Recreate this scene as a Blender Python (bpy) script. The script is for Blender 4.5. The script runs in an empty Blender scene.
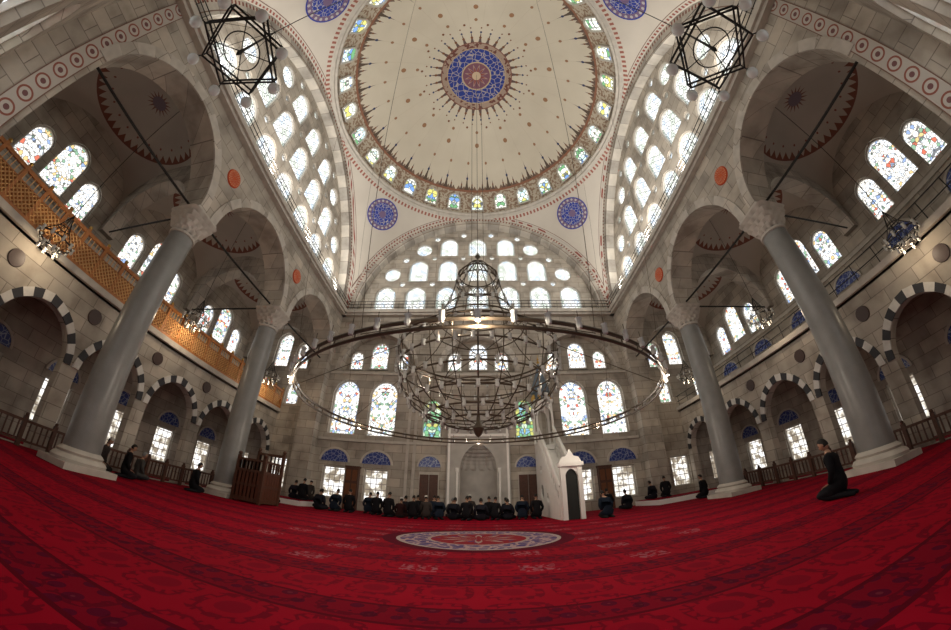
import bpy, math, random, addon_utils
from math import *
from mathutils import Vector, Matrix
import numpy as np
random.seed(7)
try: addon_utils.enable('cycles')
except Exception as e: print(e)
scene=bpy.context.scene
col=scene.collection
YC=9.0; S=9.6; ZS=12.7
Y0=YC-S; Y1=YC+S
COLY=(5.85,12.15)
BAYC=(2.72,9.0,15.28)
WS=1.6
# ------------------------------------------------------------ node helper
class N:
    def __init__(s,name,rough=0.8,spec=0.3,metal=0.0):
        s.mat=bpy.data.materials.new(name); s.mat.use_nodes=True
        s.nt=s.mat.node_tree; s.nt.nodes.clear()
        s.out=s.nt.nodes.new('ShaderNodeOutputMaterial')
        s.b=s.nt.nodes.new('ShaderNodeBsdfPrincipled')
        s.b.inputs['Roughness'].default_value=rough
        s.b.inputs['Metallic'].default_value=metal
        s.b.inputs['Specular IOR Level'].default_value=spec
        s.nt.links.new(s.b.outputs[0],s.out.inputs[0])
        s.tc=s.nt.nodes.new('ShaderNodeTexCoord')
    def n(s,t,**k):
        x=s.nt.nodes.new(t)
        for a,b in k.items(): setattr(x,a,b)
        return x
    def put(s,inp,v):
        if isinstance(v,bpy.types.NodeSocket): s.nt.links.new(v,inp)
        elif isinstance(v,(tuple,list)):
            inp.default_value=tuple(v)+((1,) if len(v)==3 and len(inp.default_value)==4 else ())
        else: inp.default_value=v
    def m(s,op,a,b=None,c=None):
        x=s.n('ShaderNodeMath',operation=op)
        s.put(x.inputs[0],a)
        if b is not None: s.put(x.inputs[1],b)
        if c is not None: s.put(x.inputs[2],c)
        return x.outputs[0]
    def add(s,a,b): return s.m('ADD',a,b)
    def sub(s,a,b): return s.m('SUBTRACT',a,b)
    def mul(s,a,b): return s.m('MULTIPLY',a,b)
    def lt(s,a,b): return s.m('LESS_THAN',a,b)
    def gt(s,a,b): return s.m('GREATER_THAN',a,b)
    def band(s,x,a,b): return s.mul(s.gt(x,a),s.lt(x,b))
    def mx(s,a,b): return s.m('MAXIMUM',a,b)
    def absv(s,a): return s.m('ABSOLUTE',a)
    def fr(s,a): return s.m('FRACT',a)
    def mix(s,f,a,b,mode='MIX'):
        x=s.n('ShaderNodeMix',data_type='RGBA',blend_type=mode)
        s.put(x.inputs[0],f); s.put(x.inputs[6],a); s.put(x.inputs[7],b)
        return x.outputs[2]
    def xyz(s,which='Object'):
        x=s.n('ShaderNodeSeparateXYZ'); s.nt.links.new(s.tc.outputs[which],x.inputs[0])
        return x.outputs[0],x.outputs[1],x.outputs[2]
    def comb(s,a,b,c=0.0):
        x=s.n('ShaderNodeCombineXYZ'); s.put(x.inputs[0],a); s.put(x.inputs[1],b); s.put(x.inputs[2],c)
        return x.outputs[0]
    def noise(s,scale,detail=3,vec=None,out=0):
        x=s.n('ShaderNodeTexNoise'); x.inputs['Scale'].default_value=scale; x.inputs['Detail'].default_value=detail
        s.put(x.inputs['Vector'],vec if vec is not None else s.tc.outputs['Object'])
        return x.outputs[out]
    def voro(s,scale,vec=None,feature='F1',out='Distance',rnd=1.0):
        x=s.n('ShaderNodeTexVoronoi',feature=feature); x.inputs['Scale'].default_value=scale
        x.inputs['Randomness'].default_value=rnd
        s.put(x.inputs['Vector'],vec if vec is not None else s.tc.outputs['Object'])
        return x.outputs[out]
    def ramp(s,f,stops,interp='LINEAR'):
        x=s.n('ShaderNodeValToRGB'); cr=x.color_ramp; cr.interpolation=interp
        while len(cr.elements)<len(stops): cr.elements.new(0.5)
        for e,(p,c) in zip(cr.elements,stops): e.position=p; e.color=tuple(c)+(1,)
        s.put(x.inputs[0],f); return x.outputs[0]
    def polar(s,x,y):
        r=s.m('SQRT',s.add(s.mul(x,x),s.mul(y,y))); a=s.m('ARCTAN2',y,x); return r,a
    def dots(s,r,a,r0,n,rad):
        t=s.mul(s.sub(s.fr(s.mul(a,n/(2*pi))),0.5),2*pi*r0/n)
        d=s.sub(r,r0)
        return s.lt(s.add(s.mul(t,t),s.mul(d,d)),rad*rad)
    def spike(s,r,a,n,base,h,sgn,p=1.5):
        f=s.mul(s.absv(s.sub(s.fr(s.mul(a,n/(2*pi))),0.5)),2)
        k=s.mul(s.m('POWER',s.sub(1.0,f),p),h)
        d=s.mul(s.sub(r,base),sgn)
        return s.mul(s.lt(d,k),s.gt(d,0.0))
    def color(s,c): s.put(s.b.inputs['Base Color'],c); return s

def simple(name,c,rough=0.7,spec=0.3,metal=0,var=0.15,scale=6):
    n=N(name,rough,spec,metal)
    f=n.noise(scale,1)
    n.color(n.mix(f,tuple(x*(1-var) for x in c),tuple(min(1,x*(1+var)) for x in c)))
    return n.mat

def stone(name,c1,c2,mort,bw=1.1,bh=0.48,rough=0.8,arc=None):
    n=N(name,rough,0.25)
    x,y,z=n.xyz()
    v=n.comb(n.add(x,y),z)
    b=n.n('ShaderNodeTexBrick'); b.offset=0.5
    n.put(b.inputs['Vector'],v); n.put(b.inputs['Color1'],c1); n.put(b.inputs['Color2'],c2); n.put(b.inputs['Mortar'],mort)
    b.inputs['Scale'].default_value=1; b.inputs['Mortar Size'].default_value=0.012; b.inputs['Brick Width'].default_value=bw
    b.inputs['Row Height'].default_value=bh; b.inputs['Bias'].default_value=0.0
    c=b.outputs['Color']
    if arc:
        u=n.sub(y,YC) if arc=='y' else x
        r,a=n.polar(u,n.sub(z,ZS))
        seg=n.m('MODULO',n.m('FLOOR',n.mul(a,30/pi)),2.0)
        c=n.mix(seg,c1,c2)
        c=n.mix(n.lt(n.fr(n.mul(a,30/pi)),0.04),c,mort)
        pt=n.gt(n.m('SINE',n.mul(a,230.0)),-0.1)
        c=n.mix(n.band(r,9.33,9.50),c,n.mix(pt,(0.26,0.09,0.07),(0.62,0.57,0.5)))
        c=n.mix(n.band(r,8.98,9.03),c,(0.22,0.14,0.11))
    f=n.noise(1.1,5)
    g=n.ramp(f,[(0.32,(0.68,0.66,0.64)),(0.5,(0.96,0.96,0.95)),(0.7,(1.15,1.14,1.12))])
    n.color(n.mix(1.0,c,g,'MULTIPLY'))
    return n.mat

M={}
M['stone']=stone('ashlar_stone',(0.52,0.465,0.395),(0.37,0.335,0.29),(0.23,0.20,0.175))
M['stone2']=stone('pale_voussoir_stone',(0.58,0.53,0.465),(0.41,0.375,0.33),(0.27,0.24,0.21),0.55,0.55)
M['archy']=stone('great_arch_stone_side',(0.57,0.53,0.47),(0.42,0.39,0.35),(0.27,0.245,0.22),arc='y')
M['archx']=stone('great_arch_stone_end',(0.57,0.53,0.47),(0.42,0.39,0.35),(0.27,0.245,0.22),arc='x')
M['trimstone']=simple('moulded_marble',(0.52,0.48,0.425),0.6,var=.25,scale=3)
M['marble']=simple('white_marble',(0.86,0.84,0.80),0.45,0.4,var=0.06,scale=3)
M['greymarble']=simple('grey_marble',(0.42,0.395,0.36),0.45,0.4,var=0.25,scale=2)
M['black']=simple('dark_voussoir',(0.04,0.04,0.045),0.6)
M['white']=simple('white_voussoir',(0.62,0.6,0.56),0.6)
M['iron']=simple('wrought_iron',(0.022,0.02,0.019),0.5,0.4,0.5)
M['brass']=simple('aged_brass',(0.085,0.062,0.04),0.45,0.5,0.5)
M['gold']=simple('gilding',(0.65,0.42,0.12),0.35,0.5,0.7)
M['wood']=simple('walnut_wood',(0.08,0.032,0.018),0.5,0.4,scale=12,var=0.4)
M['wood2']=simple('honey_wood',(0.45,0.17,0.045),0.5,0.4,scale=9,var=0.3)
M['wood3']=simple('lattice_wood',(0.74,0.43,0.18),0.5,0.4,scale=9,var=0.2)
M['glasscup']=simple('lamp_glass',(0.50,0.50,0.47),0.2,0.6)
M['globe']=simple('opal_globe',(0.66,0.70,0.70),0.2,0.6)
M['frame']=simple('gypsum_frame',(0.54,0.51,0.46),0.8)
M['slate']=simple('slate_blue_cone',(0.12,0.16,0.2),0.4)
M['dark']=simple('door_dark',(0.02,0.022,0.02),0.6)
n=N('grey_granite',0.32,0.45)
f=n.noise(2.0,4); g=n.noise(60,1)
c=n.mix(f,(0.18,0.183,0.175),(0.34,0.335,0.315)); c=n.mix(n.mul(g,0.5),c,(0.13,0.13,0.125)); n.color(c); M['granite']=n.mat
n=N('painted_hexagon_border',0.8,0.2)
x,y,z=n.xyz()
u=n.sub(n.fr(n.mul(z,1/0.55)),0.5); v=n.mul(n.add(y,0.31),1/0.55); r,a=n.polar(v,u)
c=n.mix(n.lt(r,0.36),(0.52,0.48,0.43),(0.30,0.11,0.08))
c=n.mix(n.lt(r,0.27),c,(0.56,0.52,0.47)); c=n.mix(n.lt(r,0.13),c,(0.20,0.10,0.10))
c=n.mix(n.gt(n.absv(v),0.44),c,(0.22,0.13,0.10)); n.color(c); M['hexband']=n.mat
# dome
n=N('painted_dome_plaster',0.85,0.2)
x,y,z=n.xyz(); r,a=n.polar(x,y)
c=n.mix(n.noise(0.5,3),(0.62,0.565,0.46),(0.74,0.685,0.57))
rib=n.lt(n.absv(n.sub(n.fr(n.mul(a,28/(2*pi))),0.5)),0.008)
c=n.mix(n.mul(rib,0.3),c,(0.45,0.37,0.27))
brown=(0.22,0.10,0.05); navy=(0.05,0.06,0.14)
for (r0,nn,rad) in ((7.0,28,0.10),(5.75,14,0.17),(4.75,14,0.12)):
    c=n.mix(n.dots(r,a,r0,nn,rad),c,(0.36,0.20,0.11))
c=n.mix(n.spike(r,a,112,8.62,0.26,-1,1.0),c,(0.22,0.15,0.11))
c=n.mix(n.spike(r,a,28,8.6,1.05,-1,12.0),c,(0.12,0.09,0.07))
c=n.mix(n.spike(r,a,56,8.6,0.55,-1,6.0),c,(0.16,0.11,0.09))
c=n.mix(n.dots(r,a,7.95,28,0.085),c,navy)
c=n.mix(n.dots(r,a,8.3,56,0.06),c,brown)
zone=n.mix(n.gt(n.noise(5,1),0.52),(0.52,0.46,0.37),(0.30,0.21,0.15))
c=n.mix(n.gt(r,8.56),c,zone)
c=n.mix(n.band(r,8.56,8.66),c,(0.30,0.14,0.09))
c=n.mix(n.spike(r,a,32,2.75,1.05,1,3.0),c,(0.15,0.10,0.09))
c=n.mix(n.dots(r,a,3.3,32,0.10),c,brown)
c=n.mix(n.dots(r,a,3.75,32,0.08),c,navy)
c=n.mix(n.dots(r,a,4.1,32,0.06),c,brown)
c=n.mix(n.dots(r,a,4.4,16,0.09),c,brown)
vor=n.voro(2.6,feature='DISTANCE_TO_EDGE')
med=n.mix(n.lt(vor,0.05),(0.035,0.06,0.30),(0.42,0.38,0.38))
sm=n.mix(n.gt(n.noise(3.2,1),0.55),(0.40,0.30,0.24),(0.17,0.07,0.06))
c=n.mix(n.lt(r,2.9),c,(0.25,0.11,0.08))
c=n.mix(n.lt(r,2.82),c,sm)
c=n.mix(n.lt(r,2.42),c,(0.50,0.38,0.24))
c=n.mix(n.lt(r,2.34),c,med)
c=n.mix(n.lt(r,1.22),c,(0.55,0.44,0.28))
c=n.mix(n.lt(r,1.12),c,(0.22,0.10,0.14))
c=n.mix(n.spike(r,a,12,0.0,1.0,1,0.7),c,(0.42,0.30,0.26))
c=n.mix(n.spike(r,a,12,0.0,0.8,1,0.7),c,(0.28,0.08,0.07))
c=n.mix(n.lt(r,0.36),c,(0.6,0.47,0.33))
n.color(c); M['dome']=n.mat
# pendentive
n=N('painted_pendentive',0.85,0.2)
x,y,z=n.xyz(); r,a=n.polar(x,y)
d=n.sub(S,n.mx(n.absv(x),n.absv(y)))
c=n.mix(n.noise(0.6,3),(0.54,0.495,0.435),(0.66,0.61,0.535))
pat=n.gt(n.m('SINE',n.mul(n.add(n.add(x,y),z),16.0)),0.0)
bc=n.mix(pat,(0.28,0.09,0.07),(0.52,0.48,0.43))
c=n.mix(n.band(d,0.05,0.15),c,bc)
c=n.mix(n.band(d,0.2,0.23),c,(0.2,0.12,0.1))
c=n.mix(n.band(r,9.68,9.87),c,n.mix(n.gt(n.m('SINE',n.mul(a,200.0)),0.0),(0.34,0.13,0.10),(0.6,0.55,0.48)))
n.color(c); M['pend']=n.mat
n=N('painted_sail_vault',0.85,0.2)
x,y,z=n.xyz(); r,a=n.polar(x,y)
c=n.mix(n.noise(0.8,3),(0.40,0.35,0.30),(0.52,0.46,0.40))
c=n.mix(n.spike(r,a,40,2.6,0.28,-1,1.2),c,(0.21,0.08,0.055))
c=n.mix(n.band(r,2.6,2.66),c,(0.21,0.08,0.06))
c=n.mix(n.dots(r,a,2.1,20,0.05),c,(0.25,0.08,0.06))
c=n.mix(n.spike(r,a,16,0.35,0.3,1,2.4),c,(0.24,0.11,0.09))
c=n.mix(n.lt(r,0.35),c,(0.2,0.15,0.18)); n.color(c); M['vault']=n.mat
def rosette(name,base,ink,rim):
    n=N(name,0.6,0.3); x,y,z=n.xyz('UV'); r,a=n.polar(x,y)
    v=n.voro(6,n.comb(x,y),'DISTANCE_TO_EDGE')
    c=n.mix(n.lt(v,0.04),base,ink)
    c=n.mix(n.gt(r,0.72),c,rim)
    c=n.mix(n.dots(r,a,0.85,20,0.07),c,ink)
    c=n.mix(n.gt(r,0.94),c,base)
    c=n.mix(n.lt(r,0.22),c,rim)
    n.color(c); return n.mat
M['rosette']=rosette('blue_calligraphy_roundel',(0.025,0.05,0.33),(0.50,0.48,0.46),(0.18,0.12,0.22))
M['redros']=rosette('red_roundel',(0.50,0.07,0.02),(0.55,0.3,0.18),(0.55,0.10,0.03))
M['darkros']=simple('porphyry_disc',(0.07,0.045,0.04),0.4)
n=N('iznik_tile_blue',0.3,0.5); x,y,z=n.xyz()
v=n.voro(5,feature='DISTANCE_TO_EDGE'); c=n.mix(n.lt(v,0.05),(0.02,0.045,0.24),(0.30,0.35,0.5)); n.color(c); M['tile']=n.mat
# carpet
n=N('red_prayer_carpet',0.95,0.05)
x,y,z=n.xyz()
c=n.mix(n.noise(1.2,2),(0.235,0.0012,0.010),(0.33,0.002,0.016))
fy=n.fr(n.mul(y,1/1.25))
fl=n.voro(5.0,feature='F1',rnd=0.35); fl2=n.voro(11.0,feature='DISTANCE_TO_EDGE',rnd=0.6)
inband=n.lt(fy,0.30)
c=n.mix(n.mul(inband,0.45),c,(0.08,0.001,0.010))
c=n.mix(n.mul(n.mul(inband,n.lt(fl,0.34)),0.7),c,(0.05,0.002,0.018))
c=n.mix(n.mul(n.mul(inband,n.lt(fl,0.12)),0.25),c,(0.30,0.05,0.06))
c=n.mix(n.mul(n.mx(n.band(fy,0.30,0.335),n.gt(fy,0.965)),0.8),c,(0.05,0.001,0.007))
big=n.m('MULTIPLY',n.m('SINE',n.mul(x,2*pi/1.3)),n.m('SINE',n.mul(y,2*pi/1.25)))
c=n.mix(n.mul(n.mul(n.band(n.absv(big),0.2,0.55),n.lt(fl2,0.14)),0.55),c,(0.06,0.001,0.009))
c=n.mix(n.mul(n.mul(n.gt(n.absv(big),0.82),n.gt(fy,0.35)),0.35),c,(0.08,0.001,0.012))
mr,ma=n.polar(x,n.sub(y,8.15))
# pairs of small pale bouquets around the medallion
bq=n.mul(n.lt(n.absv(n.sub(n.fr(n.mul(x,1/1.5)),0.5)),0.16),n.lt(n.absv(n.sub(n.fr(n.mul(y,1/1.25)),0.65)),0.16))
c=n.mix(n.mul(n.mul(n.mul(bq,n.band(mr,2.2,4.6)),n.gt(n.noise(12,1),0.52)),0.55),c,(0.34,0.15,0.18))
c=n.mix(n.lt(mr,2.15),c,(0.09,0.002,0.012))
c=n.mix(n.lt(mr,1.85),c,(0.42,0.33,0.31))
mm=n.mix(n.lt(n.voro(4.5,feature='DISTANCE_TO_EDGE'),0.11),(0.08,0.055,0.17),(0.42,0.28,0.28))
c=n.mix(n.lt(mr,1.76),c,mm)
c=n.mix(n.lt(mr,1.15),c,(0.40,0.31,0.28))
c=n.mix(n.lt(mr,1.08),c,n.mix(n.lt(n.voro(5,feature='F1'),0.3),(0.28,0.02,0.03),(0.09,0.06,0.18)))
c=n.mix(n.spike(mr,ma,10,0.0,0.9,1,0.8),c,(0.38,0.27,0.24))
c=n.mix(n.spike(mr,ma,10,0.0,0.6,1,0.8),c,(0.28,0.02,0.03))
n.color(c); M['carpet']=n.mat
def pane(name,kind,strength):
    n=N(name,0.4,0.3); x,y,z=n.xyz('UV')
    if kind=='lattice':
        fx=n.sub(n.fr(n.add(n.mul(x,1/0.46),0.5)),0.5); fz=n.sub(n.fr(n.mul(n.sub(y,0.07),1/0.46)),0.5)
        r,a=n.polar(fx,fz)
        lead=n.mx(n.band(r,0.33,0.45),n.gt(r,0.60))
        ob=n.n('ShaderNodeObjectInfo').outputs['Random']
        tint=n.noise(1.7,1,n.comb(x,y,n.mul(ob,40)))
        c=n.ramp(tint,[(0.35,(0.62,0.68,0.60)),(0.5,(1,0.99,0.95)),(0.65,(0.66,0.76,0.86))])
        c=n.mix(n.mul(lead,0.86),c,(0.10,0.105,0.11))
        c=n.mix(n.mul(n.gt(n.absv(x),0.62),0.6),c,(0.14,0.18,0.16))
    elif kind in('stained','domeglass','green'):
        ob=n.n('ShaderNodeObjectInfo').outputs['Random']
        vv=n.comb(n.absv(x),y,n.mul(ob,20))
        sc={'stained':6.5,'domeglass':3.0,'green':4.5}[kind]
        cell=n.voro(sc,vv,out='Color'); e=n.voro(sc,vv,'DISTANCE_TO_EDGE')
        sp=n.n('ShaderNodeSeparateColor'); n.put(sp.inputs[0],cell)
        if kind=='stained':
            c=n.ramp(sp.outputs[0],[(0,(1,0.96,0.88)),(0.45,(0.88,0.94,1.0)),(0.80,(0.25,0.42,0.28)),(0.86,(0.6,0.16,0.10)),(0.90,(0.28,0.38,0.6)),(0.95,(0.75,0.55,0.25))],'CONSTANT')
        elif kind=='domeglass':
            c=n.ramp(sp.outputs[0],[(0,(0.95,0.98,0.88)),(0.52,(0.16,0.42,0.18)),(0.66,(0.75,0.7,0.2)),(0.78,(0.18,0.36,0.75)),(0.88,(0.7,0.88,0.9))],'CONSTANT')
        else:
            c=n.ramp(sp.outputs[0],[(0,(0.25,0.6,0.3)),(0.4,(0.75,0.9,0.7)),(0.6,(0.3,0.6,0.8)),(0.8,(0.7,0.7,0.2))],'CONSTANT')
        c=n.mix(n.mul(n.lt(e,0.07),0.85),c,(0.05,0.05,0.05))
    else:
        fx=n.absv(n.sub(n.fr(n.mul(x,1/0.33)),0.5)); fz=n.absv(n.sub(n.fr(n.mul(y,1/0.33)),0.5))
        bar=n.mx(n.gt(fx,0.42),n.gt(fz,0.42))
        nz=n.noise(2.2,2,n.comb(x,y,n.mul(n.n('ShaderNodeObjectInfo').outputs['Random'],30)))
        c=n.ramp(nz,[(0.4,(0.22,0.18,0.13)),(0.5,(0.7,0.66,0.58)),(0.58,(1.0,1.0,1.0))])
        c=n.mix(n.mul(bar,0.88),c,(0.08,0.06,0.05))
    n.color((0.05,0.05,0.05))
    n.put(n.b.inputs['Emission Color'],c); n.b.inputs['Emission Strength'].default_value=strength
    return n.mat
M['lattice']=pane('bottle_glass_pane','lattice',WS)
M['stained']=pane('stained_glass_pane','stained',WS)
M['domeglass']=pane('dome_glass_pane','domeglass',WS*0.85)
M['green']=pane('green_stained_pane','green',WS*0.7)
M['clear']=pane('barred_clear_pane','clear',WS)

# ------------------------------------------------------------ mesh builder
class MB:
    def __init__(s): s.v=[];s.f=[];s.m=[]
    def add(s,vs,fs,mi=0,M=None):
        o=len(s.v)
        for p in vs:
            p=Vector(p); s.v.append(tuple(M@p) if M is not None else tuple(p))
        for f in fs: s.f.append(tuple(i+o for i in f)); s.m.append(mi)
    def box(s,x0,x1,y0,y1,z0,z1,mi=0,M=None):
        vs=[(x,y,z) for x in(x0,x1) for y in(y0,y1) for z in(z0,z1)]
        s.add(vs,[(0,1,3,2),(4,6,7,5),(0,4,5,1),(2,3,7,6),(0,2,6,4),(1,5,7,3)],mi,M)
    def tube(s,pts,r,closed=False,n=6,mi=0,M=None,r2=None):
        pts=[Vector(p) for p in pts]; k=len(pts); vs=[];fs=[]
        for i,p in enumerate(pts):
            if closed: t=pts[(i+1)%k]-pts[i-1]
            else: t=pts[min(i+1,k-1)]-pts[max(i-1,0)]
            t.normalize(); up=Vector((0,0,1)) if abs(t.z)<0.95 else Vector((1,0,0))
            a=t.cross(up).normalized(); b=a.cross(t)
            rr=r if r2 is None else r+(r2-r)*i/(k-1)
            for j in range(n):
                w=2*pi*j/n; vs.append(p+a*cos(w)*rr+b*sin(w)*rr)
        for i in range(k if closed else k-1):
            for j in range(n):
                fs.append((i*n+j,i*n+(j+1)%n,((i+1)%k)*n+(j+1)%n,((i+1)%k)*n+j))
        if not closed: fs.append(tuple(range(n))[::-1]); fs.append(tuple((k-1)*n+j for j in range(n)))
        s.add(vs,fs,mi,M)
    def ring(s,c,R,r,n=64,mi=0,tn=6,M=None):
        s.tube([(c[0]+R*cos(2*pi*i/n),c[1]+R*sin(2*pi*i/n),c[2]) for i in range(n)],r,True,tn,mi,M)
    def lathe(s,prof,n=24,mi=0,c=(0,0,0),M=None,a0=0,a1=2*pi,cap=False):
        vs=[];fs=[];full=abs(a1-a0-2*pi)<1e-6; nn=n if full else n+1
        for (r,z) in prof:
            for j in range(nn):
                w=a0+(a1-a0)*j/n; vs.append((c[0]+r*cos(w),c[1]+r*sin(w),c[2]+z))
        for i in range(len(prof)-1):
            for j in range(n):
                j2=(j+1)%nn; fs.append((i*nn+j,i*nn+j2,(i+1)*nn+j2,(i+1)*nn+j))
        if cap: fs.append(tuple(range(nn))[::-1]); fs.append(tuple((len(prof)-1)*nn+j for j in range(nn)))
        s.add(vs,fs,mi,M)
    def ball(s,c,r,nu=12,nv=8,mi=0,M=None):
        if not isinstance(r,(tuple,list)): r=(r,r,r)
        vs=[];fs=[]
        for i in range(nv+1):
            t=pi*i/nv
            for j in range(nu):
                w=2*pi*j/nu; vs.append((c[0]+r[0]*sin(t)*cos(w),c[1]+r[1]*sin(t)*sin(w),c[2]-r[2]*cos(t)))
        for i in range(nv):
            for j in range(nu): fs.append((i*nu+j,i*nu+(j+1)%nu,(i+1)*nu+(j+1)%nu,(i+1)*nu+j))
        s.add(vs,fs,mi,M)
    def prism(s,poly,Mx,t0,t1,mi=0):
        k=len(poly); vs=[(p[0],p[1],t0) for p in poly]+[(p[0],p[1],t1) for p in poly]
        fs=[tuple(range(k))[::-1],tuple(range(k,2*k))]+[(i,(i+1)%k,(i+1)%k+k,i+k) for i in range(k)]
        s.add(vs,fs,mi,Mx)
    def mesh(s,name,mats,smooth=False,uvxz=False,uvs=None):
        me=bpy.data.meshes.new(name); me.from_pydata(s.v,[],s.f)
        for m in mats: me.materials.append(m)
        me.polygons.foreach_set('material_index',s.m)
        if smooth:
            me.polygons.foreach_set('use_smooth',[True]*len(me.polygons))
        me.update()
        if smooth:
            try: me.set_sharp_from_angle(angle=radians(42))
            except Exception: pass
        if uvxz:
            ul=me.uv_layers.new(name='UVMap')
            for l in me.loops:
                v=me.vertices[l.vertex_index].co; ul.data[l.index].uv=(v.x,v.z)
        return me
    def obj(s,name,mats,loc=(0,0,0),smooth=False,parent=None,**k):
        o=bpy.data.objects.new(name,s.mesh(name,mats,smooth,**k)); o.location=loc; col.objects.link(o)
        if parent: o.parent=parent
        return o
def MX(x): return Matrix(((0,0,1,x),(1,0,0,0),(0,1,0,0),(0,0,0,1)))
def MY(y): return Matrix(((1,0,0,0),(0,0,-1,y),(0,1,0,0),(0,0,0,1)))
def plate(name,outer,holes,thick,Mx,mat,parent=None):
    cu=bpy.data.curves.new(name,'CURVE'); cu.dimensions='2D'; cu.fill_mode='BOTH'; cu.extrude=thick/2
    for pts in [outer]+holes:
        sp=cu.splines.new('POLY'); sp.points.add(len(pts)-1)
        for i,p in enumerate(pts): sp.points[i].co=(p[0],p[1],0,1)
        sp.use_cyclic_u=True
    ob=bpy.data.objects.new(name+'_tmp',cu); col.objects.link(ob)
    bpy.context.view_layer.update(); dg=bpy.context.evaluated_depsgraph_get()
    me=bpy.data.meshes.new_from_object(ob.evaluated_get(dg)); me.name=name
    bpy.data.objects.remove(ob); bpy.data.curves.remove(cu)
    me.transform(Mx); me.materials.clear(); me.materials.append(mat)
    me.polygons.foreach_set('use_smooth',[False]*len(me.polygons)); me.update()
    o=bpy.data.objects.new(name,me); col.objects.link(o)
    if parent: o.parent=parent
    return o
def arch(cx,hw,zs,rise,n=12):
    rise=max(rise,hw); c=(rise*rise-hw*hw)/(2*hw); R=hw+c; pts=[]
    for i in range(n+1):
        t=i/n; a=t*acos(c/R)
        pts.append((c-R*cos(a),R*sin(a)))
    L=[(cx+x,zs+z) for x,z in pts]; Rr=[(cx-x,zs+z) for x,z in pts[:-1]][::-1]
    return L+Rr
def wout(cx,z0,w,h,n=6):
    if n==0: return [(cx-w/2,z0),(cx+w/2,z0),(cx+w/2,z0+h),(cx-w/2,z0+h)]
    r=w/2*1.12
    return [(cx+w/2,z0),(cx-w/2,z0)]+arch(cx,w/2,z0+h-r,r,n)
def circ(cx,cz,r,n=24): return [(cx+r*cos(2*pi*i/n),cz+r*sin(2*pi*i/n)) for i in range(n)]
def rect(a,b,c,d): return [(a,c),(b,c),(b,d),(a,d)]
WM={}
def win_mesh(kind,w,h,pm,fw=0.07,depth=0.12):
    key=(kind,w,h,pm)
    if key in WM: return WM[key]
    b=MB()
    if kind=='arch': out=wout(0,0,w,h); inn=wout(0,fw,w-2*fw,h-2*fw)
    elif kind=='round': out=circ(0,0,w/2); inn=circ(0,0,w/2-fw)
    else: out=wout(0,0,w,h,0); inn=wout(0,fw,w-2*fw,h-2*fw,0)
    k=len(out)
    b.add([(p[0],0,p[1]) for p in inn],[tuple(range(k))],0)
    vs=[(p[0],-depth,p[1]) for p in out]+[(p[0],-depth,p[1]) for p in inn]+[(p[0],0.0,p[1]) for p in inn]+[(p[0],0.0,p[1]) for p in out]
    fs=[]
    for i in range(k):
        j=(i+1)%k; fs+= [(i,j,k+j,k+i),(k+i,k+j,2*k+j,2*k+i),(3*k+i,3*k+j,j,i)]
    b.add(vs,fs,1)
    WM[key]=b.mesh('window',[M[pm],M['frame']],uvxz=True); return WM[key]
wn=[0]
def window(kind,w,h,pm,loc,rot):
    wn[0]+=1
    o=bpy.data.objects.new('window_%d'%wn[0],win_mesh(kind,w,h,pm)); o.location=loc; o.rotation_euler=(0,0,rot); col.objects.link(o); return o

# ------------------------------------------------------------ floor
b=MB(); b.box(-16.8,16.8,-2.2,19.4,-0.2,0); b.obj('floor',[M['carpet']])
# ------------------------------------------------------------ arcade walls
def arcade_outline():
    p=[(Y0,0),(0.1,0),(0.1,8.75)]
    p+=arch(BAYC[0],2.62,8.75,2.72,14)
    p+=arch(BAYC[1],2.65,8.75,2.72,14)
    p+=arch(BAYC[2],2.62,8.75,2.72,14)
    p+=[(17.9,0),(Y1,0),(Y1,ZS),(Y0,ZS)]
    return p
for sx,nm in((-1,'left'),(1,'right')):
    plate('wall_arcade_'+nm,arcade_outline(),[],1.2,MX(sx*10.2),M['stone'])
    b=MB()
    for bc,hw in zip(BAYC,(2.62,2.65,2.62)):
        i=arch(bc,hw,8.75,2.72,14); o=arch(bc,hw+0.36,8.75,3.1,14)
        k=len(i)
        for q in range(k-1):
            poly=[i[q],i[q+1],o[q+1],o[q]]
            b.prism(poly,MX(0),sx*9.54,sx*9.62,(q//2)%2)
    b.obj('trim_arcade_archivolts_'+nm,[M['trimstone'],M['stone2']])
    b=MB(); xs=sorted((sx*9.2,sx*9.62)); b.box(xs[0],xs[1],Y0,Y1,12.55,12.8); xs=sorted((sx*9.32,sx*9.62)); b.box(xs[0],xs[1],Y0,Y1,12.4,12.55)
    b.obj('trim_cornice_'+nm,[M['trimstone']])
    b=MB(); xs=sorted((sx*9.57,sx*9.61)); b.box(xs[0],xs[1],-.58,-.04,0.02,12.38); b.obj('trim_painted_border_'+nm,[M['hexband']])
    b=MB()
    for zz in(13.0,13.25,13.5): b.tube([(sx*9.3,Y0+.1,zz),(sx*9.3,Y1-.1,zz)],0.02,mi=0)
    for i in range(38): yy=Y0+.3+i*0.5; b.tube([(sx*9.3,yy,12.78),(sx*9.3,yy,13.52)],0.013,n=4)
    b.obj('cornice_railing',[M['iron']])
b=MB()
for zz in(13.0,13.25,13.5): b.tube([(-9.3,Y1-.3,zz),(9.3,Y1-.3,zz)],0.02)
for i in range(37): xx=-9+i*0.5; b.tube([(xx,Y1-.3,12.78),(xx,Y1-.3,13.52)],0.013,n=4)
b.obj('cornice_railing',[M['iron']])
b=MB(); b.box(-9.6,9.6,Y1-.4,Y1+.02,12.55,12.8); b.box(-9.6,9.6,Y1-.28,Y1+.02,12.4,12.55); b.obj('trim_cornice_front',[M['trimstone']])
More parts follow.
